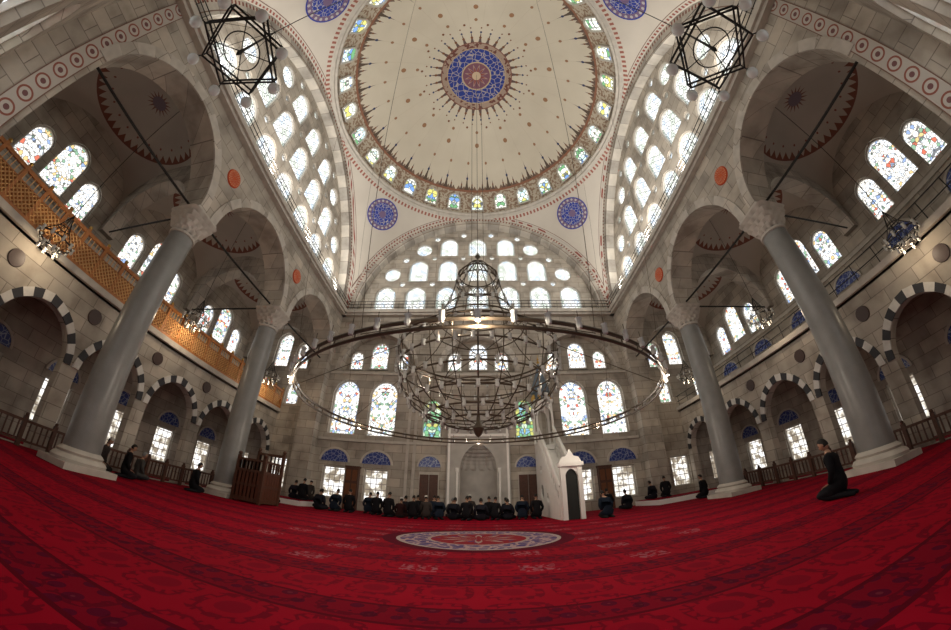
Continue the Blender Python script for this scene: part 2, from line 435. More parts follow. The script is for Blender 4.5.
# ------------------------------------------------------------ tympana and great arches
ROWS=[]
for xx in(-6.9,-4.6,-2.3,0,2.3,4.6,6.9): ROWS.append(('arch',xx,13.3,1.65,2.2))
for xx in(-4.6,-2.3,0,2.3,4.6): ROWS.append(('arch',xx,15.95,1.6,2.15))
for xx in(-6.65,6.65): ROWS.append(('round',xx,16.65,1.35,0))
for xx in(-2.3,0,2.3): ROWS.append(('arch',xx,18.5,1.55,2.0))
for xx in(-4.35,4.35): ROWS.append(('round',xx,19.2,1.35,0))
for xx in(-5.75,5.75): ROWS.append(('round',xx,18.15,0.6,0))
for xx in(-1.15,1.15,-3.35,3.35): ROWS.append(('round',xx,20.88 if abs(xx)<2 else 20.45,0.6,0))
for xx in(-5.75,-3.45,-1.15,1.15,3.45,5.75): ROWS.append(('round',xx,15.7,0.5,0))
for xx in(-3.45,-1.15,1.15,3.45): ROWS.append(('round',xx,18.27,0.45,0))
def half(r,zb=ZS,n=48,c=0): return [(c+r*cos(pi*i/n),ZS+r*sin(pi*i/n)) for i in range(n+1)]
def tympanum(nm,side):
    c=YC if side in('L','R') else 0
    holes=[]
    for k,u,z,w,h in ROWS:
        holes.append(wout(c+u,z,w,h) if k=='arch' else circ(c+u,z,w/2))
    if side=='L': Mt,Ma,rot=MX(-10.35),MX(-9.9),pi/2
    if side=='R': Mt,Ma,rot=MX(10.35),MX(9.9),-pi/2
    if side=='F': Mt,Ma,rot=MY(Y1+.75),MY(Y1+.3),0
    if side=='B': Mt,Ma,rot=MY(Y0-.75),MY(Y0-.3),pi
    out=half(9.3,c=c)
    plate('wall_tympanum_'+nm,out,holes,0.3,Mt,M['stone'])
    o=half(9.62,c=c)+half(8.85,c=c)[::-1]
    plate('trim_great_arch_'+nm,o,[],0.6,Ma,M['archy'] if side in 'LR' else M['archx'])
    for k,u,z,w,h in ROWS:
        uu=c+u
        if side=='L': loc=(-10.38,uu,z)
        elif side=='R': loc=(10.38,uu,z)
        elif side=='F': loc=(uu,Y1+.78,z)
        else: loc=(uu,Y0-.78,z)
        window(k,w,h,'lattice',loc,rot)
tympanum('left','L'); tympanum('right','R'); tympanum('front','F'); tympanum('back','B')
# ------------------------------------------------------------ pendentives
b=MB(); nph=160; nr=8; Rs=S*sqrt(2); vs=[];fs=[]
for i in range(nph):
    a=2*pi*i/nph; rm=S/max(abs(cos(a)),abs(sin(a)))
    for j in range(nr+1):
        r=S+(rm-S)*j/nr; vs.append((r*cos(a),r*sin(a),ZS+sqrt(max(0,Rs*Rs-r*r))))
for i in range(nph):
    for j in range(nr):
        i2=(i+1)%nph; fs.append((i*(nr+1)+j,i*(nr+1)+j+1,i2*(nr+1)+j+1,i2*(nr+1)+j))
b.add(vs,fs); b.obj('ceiling_pendentives',[M['pend']],(0,YC,0),True)
zr=ZS+S
b=MB(); b.lathe([(9.62,zr-.05),(9.45,zr+.05),(9.42,zr+.2),(9.3,zr+.28),(9.3,zr+.4),(9.45,zr+.48),(9.52,zr+.55)],120)
b.obj('trim_dome_cornice',[M['trimstone']],(0,YC,0),True)
DR=9.98; ZD=zr+.5-2.95
b=MB(); pr=[]
a0=asin(2.95/DR)
for i in range(33):
    a=a0+(pi/2-a0)*i/32; pr.append((max(0.001,DR*cos(a)),ZD+DR*sin(a)))
b.lathe(pr,156); b.obj('ceiling_main_dome',[M['dome']],(0,YC,0),True)
ztop=ZD+DR
for i in range(28):
    a=2*pi*i/28+pi/2
    wn[0]+=1
    o=bpy.data.objects.new('window_%d'%wn[0],win_mesh('arch',1.1,1.6,'domeglass',0.1)); col.objects.link(o)
    el=a0+0.11
    ctr=Vector((0,YC,ZD))+Vector((cos(a)*cos(el),sin(a)*cos(el),sin(el)))*(DR-0.08)
    nrm=Vector((cos(a)*cos(el),sin(a)*cos(el),sin(el)))
    xl=Vector((sin(a),-cos(a),0)); yl=nrm; zl=xl.cross(yl)
    Mx=Matrix((( xl.x,yl.x,zl.x,0),(xl.y,yl.y,zl.y,0),(xl.z,yl.z,zl.z,0),(0,0,0,1)))
    o.matrix_world=Matrix.Translation(ctr-zl*0.8)@Mx
for sx in(-1,1):
    for sy in(-1,1):
        d=Vector((sx*7.65,sy*7.65,0)); d.z=sqrt(Rs*Rs-2*7.65**2); d.normalize()
        u=Vector((0,0,1)).cross(d).normalized(); v=d.cross(u)
        b=MB(); vs=[];fs=[]; uv=[]
        for i in range(6):
            for j in range(32):
                rr=1.3*i/5+0.001; w=2*pi*j/32
                p=(d*Rs+u*rr*cos(w)+v*rr*sin(w)).normalized()*(Rs-0.04); vs.append(p); uv.append((rr/1.3*cos(w),rr/1.3*sin(w)))
        for i in range(5):
            for j in range(32): fs.append((i*32+j,i*32+(j+1)%32,(i+1)*32+(j+1)%32,(i+1)*32+j))
        b.add(vs,fs); o=b.obj('calligraphy_roundel',[M['rosette']],(0,YC,ZS),True)
        ul=o.data.uv_layers.new(name='UVMap')
        for l in o.data.loops: ul.data[l.index].uv=uv[l.vertex_index]
def disc(name,mat,loc,rot,r,t=0.05):
    b=MB(); k=28
    b.add([(cos(2*pi*i/k),-t/r,sin(2*pi*i/k)) for i in range(k)]+[(1.08*cos(2*pi*i/k),0,1.08*sin(2*pi*i/k)) for i in range(k)],[tuple(range(k))]+[(i,(i+1)%k,(i+1)%k+k,i+k) for i in range(k)])
    o=b.obj(name,[mat],loc,uvxz=True); o.scale=(r,r,r); o.rotation_euler=(0,0,rot); return o
for sx in(-1,1):
    for yy in COLY:
        disc('red_roundel',M['redros'],(sx*9.598,yy,10.95),-sx*pi/2,0.36)
# ------------------------------------------------------------ columns
def column(x,y):
    b=MB()
    b.box(-.78,.78,-.78,.78,0,.16,0)
    b.lathe([(.74,.16),(.76,.24),(.7,.32),(.6,.36),(.64,.42),(.58,.48),(.52,.52)],40,0)
    b.lathe([(.52,.5),(.51,2.5),(.49,5),(.45,7.7)],40,1)
    b.lathe([(.46,7.68),(.5,7.7),(.5,7.78),(.46,7.8)],40,0)
    k=48; tiers=5; vs=[];fs=[]; row=0
    for t in range(tiers):
        z0=7.8+t*0.17; r0=.46+t*.035; r1=.46+(t+1)*.05; ex=2+ t*1.6
        for lvl,(zz,rr) in enumerate(((z0,r0),(z0+.12,r1),(z0+.17,r1+.01))):
            for j in range(k):
                w=2*pi*j/k; q=(abs(cos(w))**ex+abs(sin(w))**ex)**(-1/ex)
                zig=(0.07 if (j//2+t)%2 else 0) if lvl==0 else 0
                dent=(-0.05 if (j//2+t)%2 else 0.0) if lvl<2 else 0
                vs.append(((rr*q+dent)*cos(w),(rr*q+dent)*sin(w),zz+zig))
            row+=1
    for i in range(row-1):
        for j in range(k): fs.append((i*k+j,i*k+(j+1)%k,(i+1)*k+(j+1)%k,(i+1)*k+j))
    b.add(vs,fs,0)
    b.box(-.66,.66,-.56,.56,8.62,8.76,0)
    return b.obj('granite_column',[M['trimstone'],M['granite']],(x,y,0),True)
for sx in(-1,1):
    for yy in COLY: column(sx*10.2,yy)
b=MB()
for sx in(-1,1):
    b.tube([(sx*10.2,0.0,8.9),(sx*10.2,18.0,8.9)],0.045,n=6)
    for yy in COLY: b.tube([(sx*10.2,yy,8.95),(sx*16.4,yy,8.95)],0.04,n=6)
b.obj('trim_iron_tie_rods',[M['iron']])
# ------------------------------------------------------------ front (qibla) wall
WX=16.8
holes=[];wins=[]
for sx in(-1,1):
    for u,w in((8.2,1.75),(5.75,1.75)):
        holes.append(wout(sx*u,4.25,w,3.5)); wins.append(('arch',w,3.5,'stained',sx*u,4.25))
    holes.append(wout(sx*2.7,4.25,1.15,2.4)); wins.append(('arch',1.15,2.4,'green',sx*2.7,4.25))
    for u in(8.3,5.75):
        holes.append(rect(sx*u-.7,sx*u+.7,.55,2.35)); wins.append(('rect',1.4,1.8,'clear',sx*u,.55))
    holes.append([(sx*6.5+2.5,8.35),(sx*6.5-2.5,8.35)]+arch(sx*6.5,2.5,8.4,2.65,10))
    for u in(12.1,15.0):
        holes.append(rect(sx*u-.65,sx*u+.65,.7,2.5)); wins.append(('rect',1.3,1.8,'clear',sx*u,.7))
    for u,z,w,h in((13.65,8.5,1.3,2.6),(12.0,8.4,1.1,2.0),(15.3,8.4,1.1,2.0)):
        holes.append(wout(sx*u,z,w,h)); wins.append(('arch',w,h,'stained',sx*u,z))
    for u in(12.1,15.0):
        holes.append(wout(sx*u,5.9,1.0,1.6)); wins.append(('arch',1.0,1.6,'stained',sx*u,5.9))
    for u,z,w,h in((6.5,8.65,1.25,1.95),(4.95,8.6,.95,1.35),(8.05,8.6,.95,1.35)):
        window('arch',w,h,'stained',(sx*u,Y1+.58,z),0)
holes.append([(2.3,8.35),(-2.3,8.35)]+arch(0,2.3,8.4,2.45,10))
for u,z,w,h in((0,8.65,1.25,1.95),(-1.5,8.6,.95,1.35),(1.5,8.6,.95,1.35)): window('arch',w,h,'stained',(u,Y1+.58,z),0)
pl=[(-WX,0),(-1.0,0)]+arch(0,1.0,2.55,1.45,8)+[(1.0,0),(WX,0),(WX,ZS+.02),(-WX,ZS+.02)]
plate('wall_front',pl,holes,0.6,MY(Y1+.3),M['stone'])
b=MB(); b.box(-WX,-1.4,Y1+.6,Y1+.75,0,ZS); b.box(1.4,WX,Y1+.6,Y1+.75,0,ZS); b.box(-1.4,1.4,Y1+.6,Y1+.75,4.2,ZS)
for sx in(-1,1):
    xs=sorted((sx*9.7,sx*WX)); b.box(xs[0],xs[1],Y1+.3,Y1+.5,ZS,13.7)
b.obj('wall_front_backing',[M['stone']])
for k,w,h,pm,u,z in wins: window(k,w,h,pm,(u,Y1+.3,z),0)
b=MB()
for u,hw,ri in((-6.5,2.5,2.65),(0,2.3,2.45),(6.5,2.5,2.65)):
    i=arch(u,hw,8.4,ri,10);o=arch(u,hw+.3,8.4,ri+.34,10)
    for q in range(len(i)-1): b.prism([i[q],i[q+1],o[q+1],o[q]],MY(0),-(Y1-.05),-(Y1+.02),(q//2)%2)
b.box(-9.55,9.55,Y1-.08,Y1+.02,3.85,4.0); b.box(-9.55,9.55,Y1-.08,Y1+.02,8.1,8.25)
for u in(-4.0,-3.6,4.0,3.6): b.box(u-.08,u+.08,Y1-.07,Y1+.02,0,8.1)
b.obj('trim_front_wall',[M['trimstone'],M['stone2']])
def lunette(x,y,z,rot,hw=.85,h=.72):
    b=MB(); p=arch(0,hw,0,max(h,hw),8)
    p=[(a,c*h/max(h,hw)) for a,c in p]
    k=len(p)
    b.add([(a,-.05,c) for a,c in p],[tuple(range(k))],0)
    q=[(a*1.14,c*1.16-.0) for a,c in p]
    b.add([(a,-.09,c) for a,c in p]+[(a,-.09,c) for a,c in q]+[(a,0,c) for a,c in q]+[(a,0,c) for a,c in p],
       [(i,i+1,k+i+1,k+i) for i in range(k-1)]+[(k+i,k+i+1,2*k+i+1,2*k+i) for i in range(k-1)]+[(i,i+1,3*k+i+1,3*k+i) for i in range(k-1)],1)
    o=b.obj('trim_tiled_lunette',[M['tile'],M['trimstone']],(x,y,z)); o.rotation_euler=(0,0,rot)
for sx in(-1,1):
    for u in(8.3,5.75): lunette(sx*u,Y1,2.62,0)
    lunette(sx*2.7,Y1,2.62,0,.62,.6)
    b=MB(); b.box(-.55,.55,-.06,0,0,2.35,1)
    for q in(-.26,.26):
        b.box(q-.24,q+.24,-.12,-.06,.05,2.2,0)
        for zz in(.2,.95,1.65): b.box(q-.17,q+.17,-.14,-.12,zz,zz+.5,0)
    b.obj('door_%d'%(1 if sx<0 else 2),[M['wood'],M['trimstone']],(sx*2.7,Y1-.01,0))
# mihrab
b=MB()
rows=[]
prof=[(1.0,0.0),(1.0,2.5)]
for t in range(7):
    q=(t+1)/7.; hw=1.0*(1-q**2.2)**.8 if q<1 else 0.02
    prof+= [(prof[-1][0],2.5+1.45*t/7+.12),(max(hw,.02),2.5+1.45*(t+.7)/7+.06)]
k=25
for (rw,zz) in prof:
    for j in range(k):
        w=pi*j/(k-1); mod=1-0.09*((j//2)%2)*(1 if zz>2.5 else 0)
        rows.append((rw*mod*cos(w),Y1+.0+.7*rw*mod*sin(w),zz))
fs=[(i*k+j,i*k+j+1,(i+1)*k+j+1,(i+1)*k+j) for i in range(len(prof)-1) for j in range(k-1)]
b.add(rows,fs,0)
o=b.obj('mihrab',[M['greymarble']])
fr_=[(-1.75,0),(-1.0,0)]+arch(0,1.0,2.55,1.45,8)+[(1.0,0),(1.75,0),(1.75,4.9),(1.2,5.0),(0,5.7),(-1.2,5.0),(-1.75,4.9)]
plate('frame',fr_,[],.2,MY(Y1-.1),M['greymarble'],o)
b=MB()
for sx in(-1,1):
    b.lathe([(.09,0),(.09,.15),(.06,.2),(.06,2.3),(.1,2.45),(.1,2.6)],12,0,(sx*1.15,Y1-.24,0))
    b.box(sx*1.62-.06,sx*1.62+.06,Y1-.26,Y1-.2,0,4.8,0)
b.box(-1.7,1.7,Y1-.27,Y1-.2,4.35,4.5,0)
b.obj('colonnettes',[M['marble']],parent=o)
# ------------------------------------------------------------ minbar
mb=bpy.data.objects.new('minbar',None); col.objects.link(mb)
xc=3.6; HW=.42
for sx in(-1,1):
    xx=xc+sx*HW
    holes=[circ(16.9,1.2,.36,12),circ(15.6,.9,.24,6),circ(16.9,2.3,.22,6)]
    plate('side_wall',[(13.2,0),(18.35,0),(18.35,3.6),(17.2,3.6),(13.2,.35)],holes,.08,MX(xx),M['marble'],mb)
    hs=[]
    for i in range(11):
        y=13.45+i*.335; z=.35+(y-13.2)*3.25/4.0+.2
        hs.append([(y,z),(y+.2,z+.162),(y+.2,z+.50),(y,z+.338)])
    plate('balustrade',[(13.2,.36),(17.2,3.61),(17.2,4.5),(13.2,1.25)],hs,.06,MX(xx),M['marble'],mb)
    plate('platform_parapet',[(17.2,3.6),(18.35,3.6),(18.35,4.4),(17.2,4.4)],[rect(17.4,18.15,3.8,4.2)],.06,MX(xx),M['marble'],mb)
b=MB()
for sx in(-1,1): b.tube([(xc+sx*HW,13.2,1.3),(xc+sx*HW,17.2,4.55)],.07,n=8)
for i in range(13): b.box(xc-HW+.04,xc+HW-.04,13.25+i*.308,13.25+(i+1)*.308+.3,0.0,.25*(i+1)+.05)
b.box(xc-HW,xc+HW,17.1,18.35,3.35,3.6)
for sx in(-1,1):
    for yy in(17.25,18.28): b.box(xc+sx*HW-.05,xc+sx*HW+.05,yy-.05,yy+.05,3.6,6.0)
    b.box(xc+sx*.34-.09,xc+sx*.34+.09,12.95,13.2,0,2.05)
b.box(xc-.5,xc+.5,12.88,13.22,2.05,2.2)
b.prism([(-.46,0),(.46,0),(.36,.2),(.16,.26),(0,.52),(-.16,.26),(-.36,.2)],MY(0)@Matrix.Translation((xc,2.2,0)),-13.15,-13.0)
b.box(xc-.52,xc+.52,17.1,18.4,5.95,6.1)
b.obj('marble_parts',[M['marble']],parent=mb)
plate('portal_arch',[(xc-.27,2.06),(xc-.27,1.6)]+arch(xc,.25,1.62,.34,8)+[(xc+.27,1.6),(xc+.27,2.06)],[],.1,MY(13.05),M['marble'],mb)
for yy in(17.2,18.3):
    plate('canopy_arch',[(xc-.45,6.0),(xc-.45,5.1)]+arch(xc,.34,5.35,.42,8)+[(xc+.45,5.1),(xc+.45,6.0)],[],.06,MY(yy),M['marble'],mb)
b=MB(); b.lathe([(.5,6.1),(.5,6.6),(.6,6.62),(.58,6.7),(.04,8.5)],8,0,(xc,17.76,0),cap=True)
b.lathe([(.02,8.5),(.1,8.6),(.02,8.72),(.07,8.8),(.015,8.9),(.01,9.1)],10,1,(xc,17.76,0))
for w in range(8):
    b.ball((xc+.5*cos(w*pi/4+pi/8),17.76+.5*sin(w*pi/4+pi/8),6.35),(.1,.1,.18),8,6,1)
b.obj('conical_canopy',[M['slate'],M['gold']],parent=mb)
b=MB(); b.box(xc-.25,xc+.25,13.1,13.16,0,2.0); b.obj('curtain_door',[M['dark']],parent=mb)
# ------------------------------------------------------------ aisles
AX=13.0; OX=16.5
SMALL=[1.15,4.3,7.45,10.6,13.75,16.9]
for sx,nm in((-1,'left'),(1,'right')):
    rot=-sx*pi/2
    holes=[]
    for yy in SMALL:
        holes.append([(yy+1.28,0.02),(yy-1.28,0.02)]+arch(yy,1.28,2.75,1.36,10))
    plate('wall_gallery_arcade_'+nm,rect(Y0,Y1,0,5.4),holes,.4,MX(sx*AX),M['stone'])
    b=MB()
    for yy in SMALL:
        i=arch(yy,1.28,2.75,1.36,7);o=arch(yy,1.53,2.75,1.66,7)
        for q in range(len(i)-1): b.prism([i[q],i[q+1],o[q+1],o[q]],MX(0),sx*(AX-.26),sx*(AX-.18),q%2)
    b.obj('trim_voussoirs_'+nm,[M['white'],M['black']])
    for i in range(5): disc('trim_porphyry_roundel',M['darkros'],(sx*(AX-.2),SMALL[i]+1.575,4.55),rot,.25)
    b=MB(); xs=sorted((sx*(AX-.2),sx*OX)); b.box(xs[0],xs[1],Y0,Y1,5.2,5.42)
    xs=sorted((sx*(AX-.38),sx*(AX+.2))); b.box(xs[0],xs[1],Y0,Y1,5.28,5.5); b.obj('floor_gallery_slab',[M['trimstone']])
    holes=[];wins=[]
    for yy in SMALL:
        holes.append(rect(yy-.65,yy+.65,.7,2.5)); wins.append(('rect',1.3,1.8,'clear',yy,.7))
        holes.append(rect(yy-.5,yy+.5,5.75,6.85)); wins.append(('rect',1.0,1.1,'clear',yy,5.75))
    for bc in BAYC:
        for du,z,w,h in((0,8.55,1.35,2.5),(-1.5,8.3,1.1,2.0),(1.5,8.3,1.1,2.0)):
            holes.append(wout(bc+du,z,w,h)); wins.append(('arch',w,h,'stained',bc+du,z))
    plate('wall_outer_'+nm,rect(-2.2,Y1+.1,0,13.6),holes,.4,MX(sx*(OX+.2)),M['stone'])
    for k,w,h,pm,u,z in wins: window(k,w,h,pm,(sx*(OX+.22),u,z),rot)
    for yy in SMALL:
        lunette(sx*OX,yy,7.0,rot,.72,.62); lunette(sx*OX,yy,2.75,rot,.72,.62)
    b=MB(); xs=sorted((sx*(OX-.12),sx*OX)); b.box(xs[0],xs[1],Y0,Y1,7.9,8.05); b.obj('trim_string_course_'+nm,[M['trimstone']])
    cx=sx*(10.8+OX)/2; hx=(OX-10.8)/2
    for bi,bc in enumerate(BAYC):
        hy=3.2; R=sqrt(hx*hx+hy*hy); k=24; vs=[]
        for i in range(k+1):
            for j in range(k+1):
                x=-hx+2*hx*i/k; y=-hy+2*hy*j/k; vs.append((x,y,9.15+sqrt(max(0,R*R-x*x-y*y))))
        b=MB(); b.add(vs,[(i*(k+1)+j,i*(k+1)+j+1,(i+1)*(k+1)+j+1,(i+1)*(k+1)+j) for i in range(k) for j in range(k)])
        b.obj('ceiling_sail_vault',[M['vault']],(cx,bc,0),True)
    for yy in (Y0+.2,)+COLY+(Y1-.25,):
        a1=arch(cx,hx-.35,8.8,hx-.3,14); 
        plate('trim_transverse_arch',[(cx-hx,8.8)]+a1+[(cx+hx,8.8),(cx+hx,12.6),(cx-hx,12.6)],[],.7,MY(yy),M['stone2'])
    b=MB(); xx=sx*12.4
    for (ya,yb) in((0.2,7.0),(8.0,14.6)):
        b.box(xx-.05,xx+.05,ya,yb,.68,.76); b.box(xx-.03,xx+.03,ya,yb,.14,.2)
        k=int((yb-ya)/.9)
        for i in range(k+1):
            y=ya+(yb-ya)*i/k; b.box(xx-.06,xx+.06,y-.06,y+.06,0,.86); b.ball((xx,y,.9),.06,8,6)
        k=int((yb-ya)/.18)
        for i in range(k): y=ya+.1+(yb-ya)*i/k; b.box(xx-.02,xx+.02,y-.02,y+.02,.2,.68)
    b.obj('low_wooden_balustrade',[M['wood']])
    b=MB(); xs=sorted((sx*8.4,sx*12.75)); 
    b.box(xs[0],xs[1],15.3,17.88,0,.24,0); b.box(xs[0]+.06,xs[1]-.06,15.38,17.86,.24,.27,1)
    b.obj('raised_prayer_platform',[M['marble'],M['carpet']])
# wooden gallery railing on the left
b=MB(); xx=-12.75
b.box(xx-.06,xx+.06,Y0,Y1,6.62,6.74,0); b.box(xx-.06,xx+.06,Y0,Y1,5.5,5.62,0); b.box(xx-.04,xx+.04,Y0,Y1,6.28,6.33,0)
k=21
for i in range(k+1):
    y=Y0+.08+(Y1-Y0-.16)*i/k; b.box(xx-.07,xx+.07,y-.06,y+.06,5.5,6.8,0); b.ball((xx,y,6.86),.07,8,6,2)
for i in range(int((Y1-Y0)/.16)):
    y=Y0+.05+i*.16
    if y+.66<Y1:
        b.tube([(xx+.05,y,5.62),(xx+.05,y+.66,6.28)],.022,n=4,mi=1); b.tube([(xx+.06,y+.66,5.62),(xx+.06,y,6.28)],.022,n=4,mi=1)
    b.box(xx-.015,xx+.015,y-.015,y+.015,6.33,6.62,1)
b.box(xx-.06,xx-.02,Y0,Y1,5.6,6.3,0)
b.obj('wooden_gallery_railing',[M['wood2'],M['wood3'],M['gold']])
b=MB(); xx=12.8
for zz in(5.85,6.2): b.tube([(xx,Y0,zz),(xx,Y1,zz)],.02,n=5)
for i in range(20): b.tube([(xx,Y0+i,5.48),(xx,Y0+i,6.22)],.018,n=4)
b.obj('gallery_iron_railing',[M['iron']])
# ------------------------------------------------------------ back wall
h=[rect(-1.6,1.6,0.02,4.0)]
ww=[]
for sx in(-1,1):
    for u in(5.75,8.3):
        h.append(wout(sx*u,4.25,1.7,3.4)); ww.append(('arch',1.7,3.4,'stained',sx*u,4.25))
        h.append(rect(sx*u-.7,sx*u+.7,.55,2.35)); ww.append(('rect',1.4,1.8,'clear',sx*u,.55))
plate('wall_back',rect(-WX,WX,0,ZS+.02),h,.6,MY(Y0-.9),M['stone'])
for k,w,hh,pm,u,z in ww: window(k,w,hh,pm,(u,Y0-.9,z),pi)
b=MB()
for sx in(-1,1):
    xs=sorted((sx*9.6,sx*10.8)); b.box(xs[0],xs[1],Y0-.6,Y0+.02,0,ZS)
    xs=sorted((sx*10.8,sx*16.6)); b.box(xs[0],xs[1],Y0-.6,Y0+.1,8.8,13.6)
b.box(-9.6,9.6,Y0-.62,Y0,12.4,12.8)
b.obj('wall_back_piers',[M['stone']])
# ------------------------------------------------------------ grand chandelier
b=MB()
def cup(b,x,y,z,s=1.0,mi=1,chain=0):
    b.lathe([(.012,0),(.042,.02),(.055,.08),(.04,.13),(.058,.19)],8,mi,(x,y,z),M=None)
    b.tube([(x,y,z+.17),(x,y,z+.33)],.007,n=4,mi=0)
cy=YC-.1
rings=[(.95,2.95),(1.45,3.12),(1.9,3.45),(2.2,3.9),(2.34,4.45),(2.38,4.95),(1.12,6.5),(.75,7.75),(.66,8.1)]
for R,z in rings: b.ring((0,cy,z),R,.024,64)
b.ring((0,cy,5.1),2.38,.032,64); b.ring((0,cy,5.9),1.45,.022,48); b.ring((0,cy,3.9),1.1,.018,48)
for i in range(24):
    a=2*pi*i/24; ca,sa=cos(a),sin(a)
    b.tube([(R*ca,cy+R*sa,z) for R,z in rings[:6]],.016,n=5)
    if i%2==0:
        pts=[(2.38,5.1),(1.95,5.3),(1.6,5.6),(1.3,6.0),(1.12,6.5),(.92,7.1),(.75,7.75),(.66,8.1),(.3,8.6),(.05,8.8)]
        b.tube([(R*ca,cy+R*sa,z) for R,z in pts],.017,n=5)
    if i%4==0:
        b.tube([(.0,cy,5.0),(2.38*ca,cy+2.38*sa,5.05)],.015,n=5)
        b.tube([(.2*ca,cy+.2*sa,2.9),(.95*ca,cy+.95*sa,2.95)],.015,n=5)
for R,z in rings[:7]:
    k=int(2*pi*R/.42)
    for i in range(k): a=2*pi*i/k; cup(b,(R+.06)*cos(a),cy+(R+.06)*sin(a),z-.12)
for i in range(12):
    a=2*pi*i/12; cup(b,.75*cos(a),cy+.75*sin(a),7.6)
    b.ring((0,0,0),.16,.016,14,0,5,Matrix.Translation((.70*cos(a),cy+.70*sin(a),7.92))@Matrix.Rotation(a,4,'Z')@Matrix.Rotation(pi/2,4,'Y'))
b.lathe([(.02,2.55),(.09,2.62),(.16,2.8),(.07,2.95),(.03,3.3),(.03,8.9),(.1,9.0),(.02,9.2)],12,0,(0,cy,0))
OR=4.9; OZ=3.28
b.ring((0,cy,OZ+.07),OR,.035,120); b.ring((0,cy,OZ-.07),OR,.03,120)
for i in range(60):
    a=2*pi*i/60; ca,sa=cos(a),sin(a)
    b.tube([(OR*ca,cy+OR*sa,OZ-.07),(OR*ca,cy+OR*sa,OZ+.07)],.015,n=4)
    cup(b,(OR+.10)*ca,cy+(OR+.10)*sa,OZ-.05)
for i in range(8):
    a=2*pi*(i+.5)/8; b.tube([(OR*cos(a),cy+OR*sin(a),OZ+.1),(8.4*cos(a),cy+8.4*sin(a),24.8)],.006,n=4)
    b.tube([(OR*cos(a),cy+OR*sin(a),OZ),(2.38*cos(a),cy+2.38*sin(a),4.9)],.010,n=4)
for i in range(4):
    a=2*pi*(i+.5)/4; b.tube([(.3*cos(a),cy+.3*sin(a),8.6),(.5*cos(a),cy+.5*sin(a),ztop-.06)],.006,n=4)
b.tube([(0,cy,9.1),(0,cy,ztop-.03)],.012,n=5)
b.obj('grand_ring_chandelier',[M['brass'],M['glasscup']],smooth=True)
def star(x,y,z):
    b=MB()
    def sq(R,a0,zz,r): 
        p=[(R*cos(a0+pi/2*i),R*sin(a0+pi/2*i),zz) for i in range(4)]
        for i in range(4): b.tube([p[i],p[(i+1)%4]],r,n=5)
        return p
    for R,zz in((.88,0),(.88,.16)):
        A=sq(R,0.2,zz,.022); B=sq(R,.2+pi/4,zz,.022)
    for p in A+B:
        b.tube([(p[0],p[1],0),(p[0],p[1],.16)],.018,n=5)
        b.tube([(p[0],p[1],.16),(0,0,1.6)],.006,n=4)
        b.lathe([(.02,.0),(.05,-.03),(.06,-.08)],10,0,(p[0]*1.12,p[1]*1.12,.02)); b.ball((p[0]*1.12,p[1]*1.12,-.16),.12,14,10,1)
        b.tube([(p[0],p[1],.03),(p[0]*1.12,p[1]*1.12,.03)],.014,n=4)
    for i in range(4):
        a=.2+pi/8+i*pi/2; b.tube([(0,0,.08),(.68*cos(a),.68*sin(a),.08)],.012,n=4)
    b.ring((0,0,.08),.4,.014,32)
    b.lathe([(.02,-.1),(.05,0),(.03,.15),(.015,1.6)],10,0)
    b.tube([(0,0,1.4),(0,0,22.0-z)],.012,n=5)
    b.obj('star_chandelier',[M['iron'],M['globe']],(x,y,z),True)
star(-4.5,.95,7.4); star(4.5,.95,7.4)
def small(x,y,z):
    b=MB(); b.ring((0,0,0),.55,.022,32); b.ring((0,0,-.3),.32,.018,24); b.ring((0,0,.45),.2,.015,16)
    for i in range(10):
        a=2*pi*i/10; cup(b,.58*cos(a),.58*sin(a),-.1)
        b.tube([(.55*cos(a),.55*sin(a),0),(.32*cos(a),.32*sin(a),-.3)],.010,n=4)
        b.tube([(.55*cos(a),.55*sin(a),0),(.2*cos(a),.2*sin(a),.45),(0,0,1.0)],.010,n=4)
    for i in range(6): a=2*pi*i/6; cup(b,.34*cos(a),.34*sin(a),-.42)
    b.tube([(0,0,1.0),(0,0,12.9-z)],.012,n=4)
    b.obj('aisle_chandelier',[M['iron'],M['glasscup']],(x,y,z),True)
for sx in(-1,1):
    for bc,z in zip(BAYC,(5.4,6.6,6.6)): small(sx*11.95,bc+.4,z)
# ------------------------------------------------------------ kursu (preacher's pulpit)
b=MB()
w=.62
for sx in(-1,1):
    for sy in(-1,1): b.box(sx*w-.06,sx*w+.06,sy*w-.06,sy*w+.06,0,1.75 if sy<0 else 2.1); b.ball((sx*w,sy*w,1.82 if sy<0 else 2.17),.08,10,8)
for z0,z1 in((.05,.2),(.62,.72),(1.15,1.25)):
    for sx in(-1,1): b.box(sx*w-.04,sx*w+.04,-w,w,z0,z1); b.box(-w,w,sx*w-.04,sx*w+.04,z0,z1)
for sx in(-1,1):
    b.box(sx*w-.02,sx*w+.02,-w,w,.2,.62,1); b.box(-w,w,sx*w-.02,sx*w+.02,.2,1.15,1)
    b.box(sx*w-.02,sx*w+.02,-w,w,.72,1.15,1)
    for i in range(7):
        q=-w+.1+i*.18; b.box(sx*w-.035,sx*w+.035,q-.015,q+.015,.2,1.6); b.box(q-.015,q+.015,-w-.035,-w+.035,.2,1.6); b.box(q-.015,q+.015,w-.035,w+.035,.2,1.95)
    b.box(sx*w-.04,sx*w+.04,-w,w,1.58,1.66)
b.box(-w,w,-w-.04,-w+.04,1.58,1.66); b.box(-w,w,w-.04,w+.04,1.95,2.05); b.box(-w,w,-w,w,1.1,1.16)
for i in range(3): b.box(-.3,.3,w+.05+.2*i,w+.3+.2*i,0,.9-.3*i)
b.obj('preacher_pulpit',[M['wood'],simple('pulpit_panel',(0.10,.035,.02),.5)],(-8.6,12.1,0))
